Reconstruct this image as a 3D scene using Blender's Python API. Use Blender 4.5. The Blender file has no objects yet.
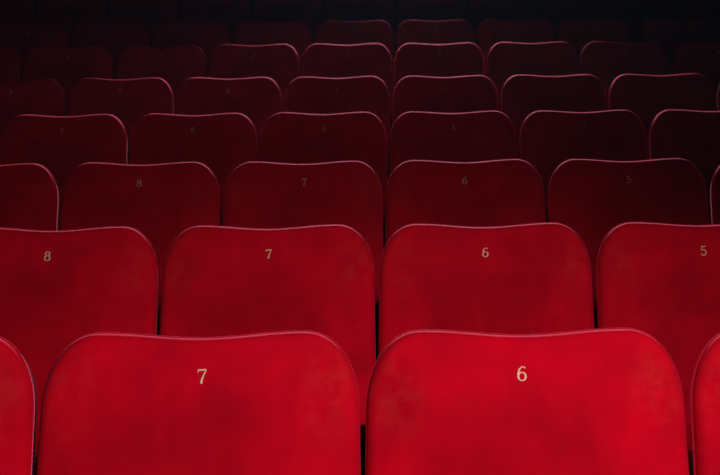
import bpy, bmesh, math, random
from mathutils import Vector, Matrix
from mathutils.bvhtree import BVHTree

random.seed(7)
scn = bpy.context.scene
COL = scn.collection
R = math.radians

# ------------------------------------------------------------------ materials
def new_mat(name):
    m = bpy.data.materials.new(name)
    m.use_nodes = True
    nt = m.node_tree
    return m, nt, nt.nodes['Principled BSDF']

def N(nt, kind, **kw):
    n = nt.nodes.new(kind)
    for k, v in kw.items():
        setattr(n, k, v)
    return n

def velvet(name, base, dark, sheen, worn=True):
    m, nt, p = new_mat(name)
    L = nt.links.new
    tc = N(nt, 'ShaderNodeTexCoord')
    oi = N(nt, 'ShaderNodeObjectInfo')
    # every seat samples its own piece of the pattern
    add = N(nt, 'ShaderNodeVectorMath', operation='ADD')
    rnd = N(nt, 'ShaderNodeVectorMath', operation='SCALE')
    comb = N(nt, 'ShaderNodeCombineXYZ')
    for i in range(3):
        L(oi.outputs['Random'], comb.inputs[i])
    L(comb.outputs[0], rnd.inputs[0]); rnd.inputs['Scale'].default_value = 37.0
    L(tc.outputs['Object'], add.inputs[0]); L(rnd.outputs[0], add.inputs[1])
    # brushed pile: broad soft patches
    n1 = N(nt, 'ShaderNodeTexNoise'); n1.inputs['Scale'].default_value = 9
    n1.inputs['Detail'].default_value = 4; n1.inputs['Roughness'].default_value = .55
    n1.inputs['Distortion'].default_value = .5
    L(add.outputs[0], n1.inputs['Vector'])
    r1 = N(nt, 'ShaderNodeMapRange'); r1.inputs['From Min'].default_value = .32; r1.inputs['From Max'].default_value = .68
    L(n1.outputs['Fac'], r1.inputs['Value'])
    mx = N(nt, 'ShaderNodeMix', data_type='RGBA')
    mx.inputs[6].default_value = (*dark, 1); mx.inputs[7].default_value = (*base, 1)
    L(r1.outputs[0], mx.inputs[0])
    # fine diagonal hand strokes in the nap
    mp = N(nt, 'ShaderNodeMapping'); mp.inputs['Rotation'].default_value = (0, R(22), 0)
    mp.inputs['Scale'].default_value = (34, 34, 12)
    L(add.outputs[0], mp.inputs['Vector'])
    n2 = N(nt, 'ShaderNodeTexNoise'); n2.inputs['Scale'].default_value = 1; n2.inputs['Detail'].default_value = 3
    L(mp.outputs[0], n2.inputs['Vector'])
    r2 = N(nt, 'ShaderNodeMapRange'); r2.inputs['From Min'].default_value = .3; r2.inputs['From Max'].default_value = .7
    r2.inputs['To Min'].default_value = .95; r2.inputs['To Max'].default_value = 1.05
    L(n2.outputs['Fac'], r2.inputs['Value'])
    mul = N(nt, 'ShaderNodeMix', data_type='RGBA', blend_type='MULTIPLY'); mul.inputs[0].default_value = 1
    L(mx.outputs[2], mul.inputs[6]); L(r2.outputs[0], mul.inputs[7])
    out = mul.outputs[2]
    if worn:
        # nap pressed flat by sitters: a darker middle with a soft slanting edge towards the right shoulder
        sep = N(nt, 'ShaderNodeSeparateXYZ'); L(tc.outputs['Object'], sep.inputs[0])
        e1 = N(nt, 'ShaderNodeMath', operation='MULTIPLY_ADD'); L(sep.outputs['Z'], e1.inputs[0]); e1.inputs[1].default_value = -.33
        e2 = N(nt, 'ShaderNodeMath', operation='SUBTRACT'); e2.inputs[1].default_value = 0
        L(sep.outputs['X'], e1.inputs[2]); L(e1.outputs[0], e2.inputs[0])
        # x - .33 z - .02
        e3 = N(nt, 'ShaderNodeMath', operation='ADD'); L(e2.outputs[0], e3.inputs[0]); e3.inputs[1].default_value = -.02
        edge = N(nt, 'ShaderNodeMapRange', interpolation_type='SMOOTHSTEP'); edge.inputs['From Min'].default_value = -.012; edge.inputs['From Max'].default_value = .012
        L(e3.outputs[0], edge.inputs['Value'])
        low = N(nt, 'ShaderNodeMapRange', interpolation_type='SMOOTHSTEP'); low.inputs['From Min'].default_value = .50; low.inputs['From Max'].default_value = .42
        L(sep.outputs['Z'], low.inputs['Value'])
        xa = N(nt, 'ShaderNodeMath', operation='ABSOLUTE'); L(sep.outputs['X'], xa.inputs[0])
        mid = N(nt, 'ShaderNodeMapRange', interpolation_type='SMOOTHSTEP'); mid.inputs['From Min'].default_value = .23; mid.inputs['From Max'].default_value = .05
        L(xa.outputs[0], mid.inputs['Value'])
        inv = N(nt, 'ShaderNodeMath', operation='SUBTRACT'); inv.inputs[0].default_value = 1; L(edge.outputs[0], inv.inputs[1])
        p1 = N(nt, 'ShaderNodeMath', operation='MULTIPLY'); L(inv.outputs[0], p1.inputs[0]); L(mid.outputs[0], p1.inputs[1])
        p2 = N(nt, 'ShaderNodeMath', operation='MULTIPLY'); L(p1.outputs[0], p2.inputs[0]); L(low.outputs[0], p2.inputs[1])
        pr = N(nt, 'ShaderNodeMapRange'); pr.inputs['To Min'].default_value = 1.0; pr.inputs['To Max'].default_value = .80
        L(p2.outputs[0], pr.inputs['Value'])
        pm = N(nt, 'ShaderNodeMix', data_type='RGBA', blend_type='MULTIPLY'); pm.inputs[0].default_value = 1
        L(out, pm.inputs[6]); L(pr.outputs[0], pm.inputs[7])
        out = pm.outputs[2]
        # rubbed patches on the shoulders: mirrored distance to a point near each upper corner
        ab = N(nt, 'ShaderNodeVectorMath', operation='ABSOLUTE')
        L(tc.outputs['Object'], ab.inputs[0])
        sub = N(nt, 'ShaderNodeVectorMath', operation='SUBTRACT'); sub.inputs[1].default_value = (.205, .0, .475)
        L(ab.outputs[0], sub.inputs[0])
        sc = N(nt, 'ShaderNodeVectorMath', operation='MULTIPLY'); sc.inputs[1].default_value = (1.5, 0, .9)
        L(sub.outputs[0], sc.inputs[0])
        ln = N(nt, 'ShaderNodeVectorMath', operation='LENGTH'); L(sc.outputs[0], ln.inputs[0])
        rr = N(nt, 'ShaderNodeMapRange'); rr.inputs['From Min'].default_value = .085; rr.inputs['From Max'].default_value = .01
        L(ln.outputs['Value'], rr.inputs['Value'])
        n3 = N(nt, 'ShaderNodeTexNoise'); n3.inputs['Scale'].default_value = 28; n3.inputs['Detail'].default_value = 5
        n3.inputs['Roughness'].default_value = .65
        L(add.outputs[0], n3.inputs['Vector'])
        r3 = N(nt, 'ShaderNodeMapRange'); r3.inputs['From Min'].default_value = .42; r3.inputs['From Max'].default_value = .72
        L(n3.outputs['Fac'], r3.inputs['Value'])
        mm = N(nt, 'ShaderNodeMath', operation='MULTIPLY'); L(rr.outputs[0], mm.inputs[0]); L(r3.outputs[0], mm.inputs[1])
        m2 = N(nt, 'ShaderNodeMath', operation='MULTIPLY'); L(mm.outputs[0], m2.inputs[0]); m2.inputs[1].default_value = .20
        wx = N(nt, 'ShaderNodeMix', data_type='RGBA'); wx.inputs[7].default_value = (.62, .085, .05, 1)
        L(m2.outputs[0], wx.inputs[0]); L(out, wx.inputs[6])
        out = wx.outputs[2]
    L(out, p.inputs['Base Color'])
    p.inputs['Roughness'].default_value = .9
    p.inputs['Specular IOR Level'].default_value = .06
    p.inputs['Sheen Weight'].default_value = sheen
    p.inputs['Sheen Roughness'].default_value = .35
    p.inputs['Sheen Tint'].default_value = (1, .09, .26, 1)
    nb = N(nt, 'ShaderNodeTexNoise'); nb.inputs['Scale'].default_value = 420; nb.inputs['Detail'].default_value = 2
    L(tc.outputs['Object'], nb.inputs['Vector'])
    nb2 = N(nt, 'ShaderNodeTexNoise'); nb2.inputs['Scale'].default_value = 14; nb2.inputs['Detail'].default_value = 2
    L(add.outputs[0], nb2.inputs['Vector'])
    ad = N(nt, 'ShaderNodeMath', operation='MULTIPLY_ADD'); L(nb.outputs['Fac'], ad.inputs[0]); ad.inputs[1].default_value = .06
    L(nb2.outputs['Fac'], ad.inputs[2])
    b = N(nt, 'ShaderNodeBump'); b.inputs['Strength'].default_value = .35; b.inputs['Distance'].default_value = .006
    L(ad.outputs[0], b.inputs['Height']); L(b.outputs[0], p.inputs['Normal'])
    return m

def plain(name, c, rough=.6, metal=0.0, spec=.5, noise=.15, scale=20):
    m, nt, p = new_mat(name)
    tc = N(nt, 'ShaderNodeTexCoord'); n = N(nt, 'ShaderNodeTexNoise'); n.inputs['Scale'].default_value = scale
    n.inputs['Detail'].default_value = 4
    nt.links.new(tc.outputs['Object'], n.inputs['Vector'])
    mx = N(nt, 'ShaderNodeMix', data_type='RGBA')
    mx.inputs[6].default_value = (*[v*(1-noise) for v in c], 1); mx.inputs[7].default_value = (*[min(1, v*(1+noise)) for v in c], 1)
    nt.links.new(n.outputs['Fac'], mx.inputs[0]); nt.links.new(mx.outputs[2], p.inputs['Base Color'])
    p.inputs['Roughness'].default_value = rough; p.inputs['Metallic'].default_value = metal
    p.inputs['Specular IOR Level'].default_value = spec
    return m

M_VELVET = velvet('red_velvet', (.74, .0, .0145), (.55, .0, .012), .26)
M_PIPE = velvet('piping_velvet', (.56, .002, .02), (.40, .001, .014), .42, worn=False)
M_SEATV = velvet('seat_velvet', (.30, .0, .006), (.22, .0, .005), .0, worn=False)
M_THREAD = plain('gold_thread', (1.0, .66, .46), .55, 0, .3, .12, 900)
M_BLACK = plain('black_plastic', (.008, .007, .008), .9, 0, .04)
M_METAL = plain('black_metal', (.006, .006, .007), .9, 0, .03)
M_CHROME = plain('steel', (.6, .6, .6), .25, 1)
M_WOOD = plain('dark_wood', (.008, .004, .003), 1.0, 0, .0)
M_CARPET = plain('dark_carpet', (.03, .008, .010), .95, 0, .1, .4, 60)
M_WALL = plain('dark_wall_fabric', (.010, .008, .010), .9, 0, .1, .3, 8)

# ------------------------------------------------------------------ mesh helpers
def link(name, me, m, parent=None, smooth=True):
    o = bpy.data.objects.new(name, me); COL.objects.link(o)
    if m: me.materials.append(m)
    if smooth:
        for f in me.polygons: f.use_smooth = True
    if parent is not None: o.parent = parent
    return o

def from_data(name, vs, fs):
    me = bpy.data.meshes.new(name); me.from_pydata([tuple(v) for v in vs], [], fs); me.update()
    bm = bmesh.new(); bm.from_mesh(me); bmesh.ops.recalc_face_normals(bm, faces=bm.faces); bm.to_mesh(me); bm.free()
    return me

def rbox(cx, cy, cz, sx, sy, sz, r=.01, seg=3, rot=None, bm=None):
    own = bm is None
    b2 = bmesh.new()
    bmesh.ops.create_cube(b2, size=1)
    for v in b2.verts: v.co = Vector((v.co.x*sx, v.co.y*sy, v.co.z*sz))
    if r > 0:
        bmesh.ops.bevel(b2, geom=list(b2.edges), offset=r, segments=seg, affect='EDGES', profile=.5)
    for v in b2.verts:
        if rot: v.co = rot @ v.co
        v.co += Vector((cx, cy, cz))
    if own: return b2
    t = bpy.data.meshes.new('t'); b2.to_mesh(t); b2.free(); bm.from_mesh(t); bpy.data.meshes.remove(t)
    return bm

def bm_mesh(name, bm):
    me = bpy.data.meshes.new(name); bm.to_mesh(me); bm.free(); return me

# ------------------------------------------------------------------ backrest outline (x across, v up the back)
HW = .2561         # half width; seats repeat every .52 m
H_DIP = .567       # height of the dip in the middle of the crest
A, B_, EXP = .088, .130, 2.15
LOBE = .0095

def crest(x):
    return H_DIP + LOBE * .5 * (1 - math.cos(math.pi * min(1.0, abs(x) / .164)))

def half_width(v):
    # very slight taper: the back is a touch narrower at the shoulder
    return HW - .0045 * min(1, max(0.0, (v - .1) / .33))

def outline(n_top=34, n_c=18):
    right = []
    x_c = HW - .0045 - A
    for i in range(n_top // 2 + 1):
        x = x_c * i / (n_top // 2)
        right.append((x, crest(x)))
    top = crest(x_c)
    for i in range(1, n_c + 1):
        t = i / n_c * math.pi / 2
        cx = math.sin(t) ** (2 / EXP) * A
        cz = math.cos(t) ** (2 / EXP) * B_ if i < n_c else 0
        v = top - B_ + cz
        right.append((x_c + cx, v))
    v0 = right[-1][1]
    for i in range(1, 9):
        v = v0 + (.04 - v0) * i / 8
        right.append((half_width(v), v))
    for i in range(1, 7):
        t = i / 6 * math.pi / 2
        right.append((HW - .04 + .04 * math.cos(t), .04 - .04 * math.sin(t)))
    for i in range(1, 7):
        right.append(((HW - .04) * (1 - i / 6), 0))
    left = [(-x, v) for x, v in reversed(right[1:-1])]
    return right + left

OUT = outline()
NO = len(OUT)

def inset(d, smooth=1):
    res = []
    for i, (x, v) in enumerate(OUT):
        a = OUT[i - 1]; b = OUT[(i + 1) % NO]
        tx, tv = b[0] - a[0], b[1] - a[1]; l = math.hypot(tx, tv) or 1
        nx, nv = tv / l, -tx / l           # inward for a clockwise loop -> flip
        res.append((x - nx * d, v - nv * d))
    return res
# check direction: inset has to go towards the centre
_t = inset(.01)
if abs(_t[NO // 4][0]) > abs(OUT[NO // 4][0]):
    _in = inset
    inset = lambda d: _in(-d)

EDGE = .021
def pad_mesh():
    """upholstered pad: domed front, rounded rim, boxing going back"""
    rings = []   # list of (points, y)
    C = (0, .29)
    in0 = inset(EDGE)
    BUL = .016
    # inner rings, scaled about the middle
    ks = [.12, .25, .38, .5, .6, .7, .78, .85, .91, .96, 1.0]
    for k in ks:
        pts = [(C[0] + (x - C[0]) * k, C[1] + (v - C[1]) * k) for x, v in in0]
        rings.append((pts, -EDGE - BUL * (1 - k ** 3.0)))
    for i in range(1, 7):
        t = i / 6 * math.pi / 2
        rings.append((inset(EDGE * (1 - math.sin(t))), -EDGE * math.cos(t)))
    rings.append((inset(0), .006)); rings.append((inset(0.0), .011)); rings.append((inset(.005), .014))
    vs = [Vector((C[0], -EDGE - BUL, C[1]))]; fs = []
    for pts, y in rings:
        for x, v in pts: vs.append(Vector((x, y, v)))
    for i in range(NO): fs.append((0, 1 + i, 1 + (i + 1) % NO))
    for r in range(len(rings) - 1):
        a = 1 + r * NO; b = a + NO
        for i in range(NO):
            j = (i + 1) % NO
            fs.append((a + i, b + i, b + j, a + j))
    last = 1 + (len(rings) - 1) * NO
    fs.append(tuple(last + i for i in range(NO)))
    return from_data('backrest', vs, fs)

def tube_loop(pts, r, sides=8, closed=True):
    vs, fs = [], []
    n = len(pts)
    for i in range(n):
        p = Vector(pts[i])
        a = Vector(pts[i - 1] if (closed or i) else pts[i]); b = Vector(pts[(i + 1) % n] if (closed or i < n - 1) else pts[i])
        t = (b - a).normalized(); y = Vector((0, 1, 0)); s = t.cross(y).normalized()
        for k in range(sides):
            an = 2 * math.pi * k / sides
            vs.append(p + s * math.cos(an) * r + y * math.sin(an) * r)
    for i in range(n if closed else n - 1):
        j = (i + 1) % n
        for k in range(sides):
            l = (k + 1) % sides
            fs.append((i * sides + k, i * sides + l, j * sides + l, j * sides + k))
    return vs, fs

def piping_mesh():
    pts = [(x, .000, v) for x, v in inset(-.0006)]
    return from_data('piping', *tube_loop(pts, .0017))

def shell_mesh():
    """moulded shell behind the pad"""
    rings = [(inset(.006), .0145), (inset(.004), .018), (inset(.004), .036), (inset(.012), .050), (inset(.035), .060)]
    vs, fs = [], []
    for pts, y in rings:
        for x, v in pts: vs.append(Vector((x, y, v)))
    for r in range(len(rings) - 1):
        a = r * NO; b = a + NO
        for i in range(NO):
            j = (i + 1) % NO
            fs.append((a + i, b + i, b + j, a + j))
    fs.append(tuple(range(NO))); l = (len(rings) - 1) * NO
    fs.append(tuple(l + i for i in range(NO)))
    return from_data('back_shell', vs, fs)

ME_PAD = pad_mesh(); ME_PIPE = piping_mesh(); ME_SHELL = shell_mesh()
_b = bmesh.new(); _b.from_mesh(ME_PAD); BVH = BVHTree.FromBMesh(_b); _b.free()

# ------------------------------------------------------------------ stitched numerals: strokes of changing width (x, z, half width), unit height 1
def arc(cx, cz, rx, rz, a0, a1, n, w0, w1=None, wf=None):
    w1 = w0 if w1 is None else w1
    o = []
    for i in range(n + 1):
        f = i / n; a = R(a0 + (a1 - a0) * f)
        w = wf(a) if wf else w0 + (w1 - w0) * f
        o.append((cx + rx * math.cos(a), cz + rz * math.sin(a), w))
    return o
side_w = lambda a: .035 + .045 * abs(math.cos(a))
GLYPH = {
 1: [[(-.17, .80, .03), (-.02, .93, .04), (.02, 1.0, .05)], [(.02, 1.0, .07), (.02, .0, .07)], [(-.17, .02, .035), (.20, .02, .035)]],
 2: [arc(0, .72, .25, .26, 165, -10, 14, .05, .08) + [(.20, .52, .08), (.05, .30, .06), (-.25, .05, .05)],
     [(-.27, .045, .05), (.22, .045, .065), (.30, .20, .03)]],
 3: [arc(-.02, .74, .23, .24, 150, -80, 14, .05, .05), arc(-.02, .27, .27, .25, 85, -155, 16, .06, .06), [(-.22, .80, .07), (-.20, .84, .05)], [(-.26, .2, .07), (-.22, .16, .05)]],
 4: [[(.12, 1.0, .05), (-.32, .30, .035)], [(-.33, .28, .035), (.33, .28, .035)], [(.12, 1.0, .065), (.12, .02, .065)], [(-.03, .02, .03), (.27, .02, .03)]],
 5: [[(-.19, .52, .035), (-.17, .96, .04)], [(-.18, .93, .07), (.05, .92, .065), (.26, .96, .04)],
     [(-.19, .54, .035)] + arc(-.01, .31, .27, .30, 130, -150, 18, .05, .06), [(-.25, .17, .07), (-.21, .13, .05)]],
 6: [arc(.0, .30, .25, .28, 0, 360, 26, .05, wf=side_w), [(-.25, .32, .075), (-.24, .55, .07), (-.15, .80, .06), (.02, .95, .045), (.16, .94, .05), (.22, .85, .06)]],
 7: [[(-.28, .76, .03), (-.25, .94, .04)], [(-.27, .93, .065), (.28, .95, .065)], [(.27, .93, .04), (.10, .55, .055), (.0, .25, .075), (-.02, .02, .09)]],
 8: [arc(0, .76, .20, .21, 0, 360, 24, .05, wf=side_w), arc(0, .28, .26, .26, 0, 360, 26, .05, wf=side_w)],
 9: [arc(.0, .70, .25, .28, 0, 360, 26, .05, wf=side_w), [(.25, .68, .075), (.24, .45, .07), (.15, .20, .06), (-.02, .05, .045), (-.16, .06, .05), (-.22, .15, .06)]],
}
def numeral_mesh(n, dx=0.0):
    H = .0235; V0 = H_DIP - .0645
    vs, fs = [], []
    for st in GLYPH[n]:
        # resample and ribbon
        base = len(vs); m = len(st)
        for i, (x, z, w) in enumerate(st):
            a = st[max(0, i - 1)]; b = st[min(m - 1, i + 1)]
            tx, tz = b[0] - a[0], b[1] - a[1]; l = math.hypot(tx, tz) or 1
            nx, nz = -tz / l, tx / l
            for s, lift in ((-1, .0002), (-.75, .0010), (.75, .0010), (1, .0002)):
                X = (x + nx * w * s * .86) * H + dx; Z = (z - .5 + nz * w * s * .86) * H + V0
                hit = BVH.ray_cast(Vector((X, -.2, Z)), Vector((0, 1, 0)))[0]
                vs.append(Vector((X, hit.y - lift, Z)))
        for i in range(m - 1):
            for k in range(3):
                p = base + i * 4 + k
                fs.append((p, p + 1, p + 5, p + 4))
    me = bpy.data.meshes.new('seat_number'); me.from_pydata([tuple(v) for v in vs], [], fs); me.update()
    return me
NUM = {n: numeral_mesh(n) for n in GLYPH}
for me in NUM.values(): me.materials.append(M_THREAD)

# ------------------------------------------------------------------ one seat (front faces -Y, origin on the floor)
LEAN = R(15.5)
HINGE_Z = .40
def make_seat():
    root = bpy.data.objects.new('cinema_seat', None); COL.objects.link(root)
    root.empty_display_size = .1
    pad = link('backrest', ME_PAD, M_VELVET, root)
    pad.location = (0, 0, HINGE_Z); pad.rotation_euler = (-LEAN, 0, 0)
    link('piping', ME_PIPE, M_PIPE, pad)
    sh = link('back_shell', ME_SHELL, M_BLACK, root, smooth=False)
    sh.location = (0, 0, HINGE_Z); sh.rotation_euler = (-LEAN, 0, 0)
    # seat cushion, folded down
    b = rbox(0, -.25, .405, .452, .42, .09, .032, 5)
    for v in b.verts:
        if v.co.z > .42: v.co.z += .012 * (1 - (v.co.x / .23) ** 2)
        if v.co.y < -.36: v.co.z -= (-.36 - v.co.y) * .25
    link('seat_cushion', bm_mesh('seat_cushion', b), M_SEATV, root)
    b = rbox(0, -.25, .345, .43, .39, .028, .01, 2)
    link('seat_pan', bm_mesh('seat_pan', b), M_BLACK, root)
    # standard on the right side: foot, upright, arm
    b = rbox(.26, -.17, .012, .05, .40, .022, .006, 2)
    rbox(.26, -.17, .26, .03, .22, .48, .008, 2, bm=b)
    link('leg', bm_mesh('leg', b), M_METAL, root)
    b = rbox(.26, -.20, .515, .05, .32, .03, .012, 4)
    link('armrest', bm_mesh('armrest', b), M_WOOD, root)
    return root

PROTO = make_seat()
def copy_tree(o, parent=None):
    c = o.copy(); COL.objects.link(c)
    if parent is not None: c.parent = parent
    for ch in list(o.children): copy_tree(ch, c)
    return c

# ------------------------------------------------------------------ camera geometry and the rows (metres)
TH = R(4.0); F = 1125.0; D = .90; PITCH = .5187; X0 = -.0748
CY = 237.5
# measured height of the crest dip for rows 1..8 gives the rake of the floor
MEAS = [338.0, 228.6, 163.3, 113.9, 77.6, 44.6, 21.2, -9.0]
rows = []
for i, yp in enumerate(MEAS):
    zc = D * (i + 2); yc = (yp - CY) * zc / F
    rows.append((zc * math.cos(TH) - yc * math.sin(TH), -(yc * math.cos(TH) + zc * math.sin(TH))))
CAM_Z = .95 - rows[0][1]
top_y_local = (H_DIP - .006) * math.sin(LEAN) - .010
top_z_local = HINGE_Z + H_DIP * math.cos(LEAN)
floor_z = [h + CAM_Z - top_z_local for _, h in rows]
row_y = [y - top_y_local for y, _ in rows]

ORD = ['front', 'second', 'third', 'fourth', 'fifth', 'sixth', 'seventh', 'eighth']
# columns seen in each row; column 0 is the seat just right of the middle gap
SEEN = [(-2, 1), (-2, 1), (-3, 2), (-3, 2), (-4, 3), (-5, 3), (-5, 3), (-6, 4)]
ROWNUM = [6, 6, 6, 4, 4, 4, 4, 4]
PLACE = ['', 'second', 'third', 'fourth', 'fifth', 'sixth', 'seventh', 'eighth', 'ninth', 'tenth', 'eleventh']

def label_for(r, c):
    lo, hi = SEEN[r]; num = ROWNUM[r] - c
    if c < lo or c > hi:
        return 'red velvet cinema seat beyond the %s end of the %s row in view' % ('left' if c < lo else 'right', ORD[r])
    if r == 0:
        return {-2: 'bright red velvet cinema seat cut off by the left edge, front row',
                -1: 'bright red velvet cinema seat numbered 7 in the front row, rubbed right shoulder',
                0: 'brightest red velvet cinema seat, numbered 6, in the front row',
                1: 'bright red velvet cinema seat cut off by the right edge, front row'}[c]
    if r == 2 and c in (lo, hi):
        return 'red velvet cinema seat cut off by the %s edge, third row from the front' % ('left' if c == lo else 'right')
    if r in (1, 2):
        return '%s velvet cinema seat numbered %d in the %s row from the front' % (['', 'red', 'deep red'][r], num, ORD[r])
    if r == 3:
        return 'dark red velvet cinema seat with faint number %d in the fourth row' % num
    k = c - lo
    tone = ['', '', '', '', 'dim wine red', 'dim wine red', 'very dark red', 'nearly black red'][r]
    if k == 0:
        where = 'leftmost in the %s row from the front' % ORD[r]
    elif c == hi:
        where = 'rightmost in the %s row from the front' % ORD[r]
    else:
        where = '%s from the left in the %s row from the front' % (PLACE[k], ORD[r])
    return '%s cinema seat, %s' % (tone, where)

first = True
for r in range(8):
    lo, hi = SEEN[r]
    for c in range(lo - 1, hi + 2):
        s = PROTO if first else copy_tree(PROTO)
        first = False
        jx = random.uniform(-.0007, .0007); jz = random.uniform(-.0012, .0012)
        s.location = (X0 + PITCH * (c + .5) + jx, row_y[r] + random.uniform(-.003, .003), floor_z[r])
        if r == 0: s.location.x += {-2: .001, -1: .0025}.get(c, 0) - jx
        s['label'] = label_for(r, c)
        s['category'] = 'seat'
        s['group'] = 'cinema seats in the %s row' % ORD[r]
        pad = next(o for o in s.children if o.name.startswith('backrest'))
        pad.rotation_euler[0] += R(random.uniform(-.25, .25))
        pad.rotation_euler[1] = R(random.uniform(-.12, .12))

# numerals and one small screw, added after the copies so each seat gets its own
seats = [o for o in COL.objects if o.type == 'EMPTY' and o.name.startswith('cinema_seat')]
for s in seats:
    r = min(range(8), key=lambda i: abs(row_y[i] - s.location.y))
    c = round((s.location.x - X0) / PITCH - .5)
    num = ROWNUM[r] - c
    if num in NUM:
        pad = next(o for o in s.children if o.name.startswith('backrest'))
        o = bpy.data.objects.new('seat_number', NUM[num]); COL.objects.link(o); o.parent = pad
        o['label'] = 'cream stitched numeral %d' % num
        o.location.x = {(0, 0): -.0065, (1, -2): -.004, (0, -1): .0060, (1, -1): .003, (2, -1): .006}.get((r, c), random.uniform(-.0025, .0025))
        o.location.z = .0015 if r == 0 else -.0015
        o.location.y = -.0003

# end standards at the left end of each row
for r in range(8):
    c = SEEN[r][0] - 1
    s = min((q for q in seats if abs(q.location.y - row_y[r]) < .1), key=lambda q: q.location.x)
    for ch in list(s.children):
        if ch.name.startswith('leg') or ch.name.startswith('armrest'):
            k = ch.copy(); COL.objects.link(k); k.location.x -= .52

# ------------------------------------------------------------------ room
def quad_mesh(name, vs, fs, m):
    o = link(name, from_data(name, vs, fs), m, smooth=False); o['kind'] = 'structure'; return o

XL, XR, YF, YB, ZT = -6.2, 6.2, -5.0, 12.0, 6.6
# stepped floor: one closed profile pushed across the room
prof = [(YF, 0.0)]
z = floor_z[0]
for r in range(1, 8):
    ys = row_y[r] - .47
    prof.append((ys, floor_z[r - 1])); prof.append((ys, floor_z[r]))
prof.append((row_y[7] + .55, floor_z[7])); prof.append((row_y[7] + .55, floor_z[7] + .34)); prof.append((YB, floor_z[7] + .34))
prof[0] = (YF, floor_z[0])
poly = prof + [(YB, -.3), (YF, -.3)]
n = len(poly)
vs = [(XL, y, z) for y, z in poly] + [(XR, y, z) for y, z in poly]
fs = [tuple(range(n)), tuple(range(2 * n - 1, n - 1, -1))] + [(i, (i + 1) % n, n + (i + 1) % n, n + i) for i in range(n)]
quad_mesh('floor', vs, fs, M_CARPET)
def slab(name, x0, x1, y0, y1, z0, z1, m):
    b = rbox((x0+x1)/2, (y0+y1)/2, (z0+z1)/2, x1-x0, y1-y0, z1-z0, 0)
    o = link(name, bm_mesh(name, b), m, smooth=False); o['kind'] = 'structure'; return o
slab('wall_left', XL - .2, XL, YF, YB, -.3, ZT, M_WALL)
slab('wall_right', XR, XR + .2, YF, YB, -.3, ZT, M_WALL)
slab('wall_back', XL - .2, XR + .2, YB, YB + .2, -.3, ZT, M_WALL)
slab('wall_front', XL - .2, XR + .2, YF - .2, YF, -.3, ZT, M_WALL)
slab('ceiling', XL - .2, XR + .2, YF - .2, YB + .2, ZT, ZT + .2, M_WALL)

# ------------------------------------------------------------------ camera
cam_d = bpy.data.cameras.new('camera'); cam = bpy.data.objects.new('camera', cam_d); COL.objects.link(cam)
cam_d.sensor_width = 36; cam_d.lens = 36 * F / 720; cam_d.shift_x = -48 / 720
cam.location = (0, 0, CAM_Z)
cam.rotation_mode = 'QUATERNION'
cam.rotation_quaternion = (Matrix.Rotation(R(90) - TH, 3, 'X') @ Matrix.Rotation(R(-.47), 3, 'Z')).to_quaternion()
cam_d.clip_start = .05
cam_d.dof.use_dof = True; cam_d.dof.focus_distance = 2.3; cam_d.dof.aperture_fstop = 11
scn.camera = cam

# ------------------------------------------------------------------ lights
def spot(name, loc, target, watts, ang, blend, col, size=.1, sx=1.0, sy=1.0):
    d = bpy.data.lights.new(name, 'SPOT'); d.energy = watts; d.spot_size = R(ang); d.spot_blend = blend
    d.color = col; d.shadow_soft_size = size
    o = bpy.data.objects.new(name, d); COL.objects.link(o); o.location = loc
    o.rotation_euler = (Vector(target) - Vector(loc)).to_track_quat('-Z', 'Y').to_euler()
    o.scale = (sx, sy, 1)
    return o
spot('auditorium_spot', (1.0, -.5, CAM_Z + .9), (-.06, 1.8, CAM_Z - .58), 228, 39, 1.0, (1, .93, .90), .25, 1.9, 1.0)
spot('fill_spot', (.9, -.5, CAM_Z + 1.0), (-1.1, 4.1, CAM_Z - .12), 42, 34, 1.0, (1, .9, .9), .4, 1.5, 1.0)
# projector beam from the back of the hall: grazes the crests
spot('projector_beam', (.0, 10.6, CAM_Z + 3.4), (0, .6, CAM_Z + .90), 5600, 48, .35, (.95, .80, 1.0), .12, .9, 1.0)

w = bpy.data.worlds.new('world'); scn.world = w; w.use_nodes = True
w.node_tree.nodes['Background'].inputs[0].default_value = (0, 0, 0, 1)
# a trace of haze in the air of the hall
vol = w.node_tree.nodes.new('ShaderNodeVolumeScatter')
vol.inputs['Color'].default_value = (.42, .8, 1, 1); vol.inputs['Density'].default_value = .00045; vol.inputs['Anisotropy'].default_value = .3
w.node_tree.links.new(vol.outputs[0], w.node_tree.nodes['World Output'].inputs['Volume'])
scn.view_settings.view_transform = 'Standard'; scn.view_settings.look = 'None'
scn.view_settings.exposure = 0; scn.view_settings.gamma = 1
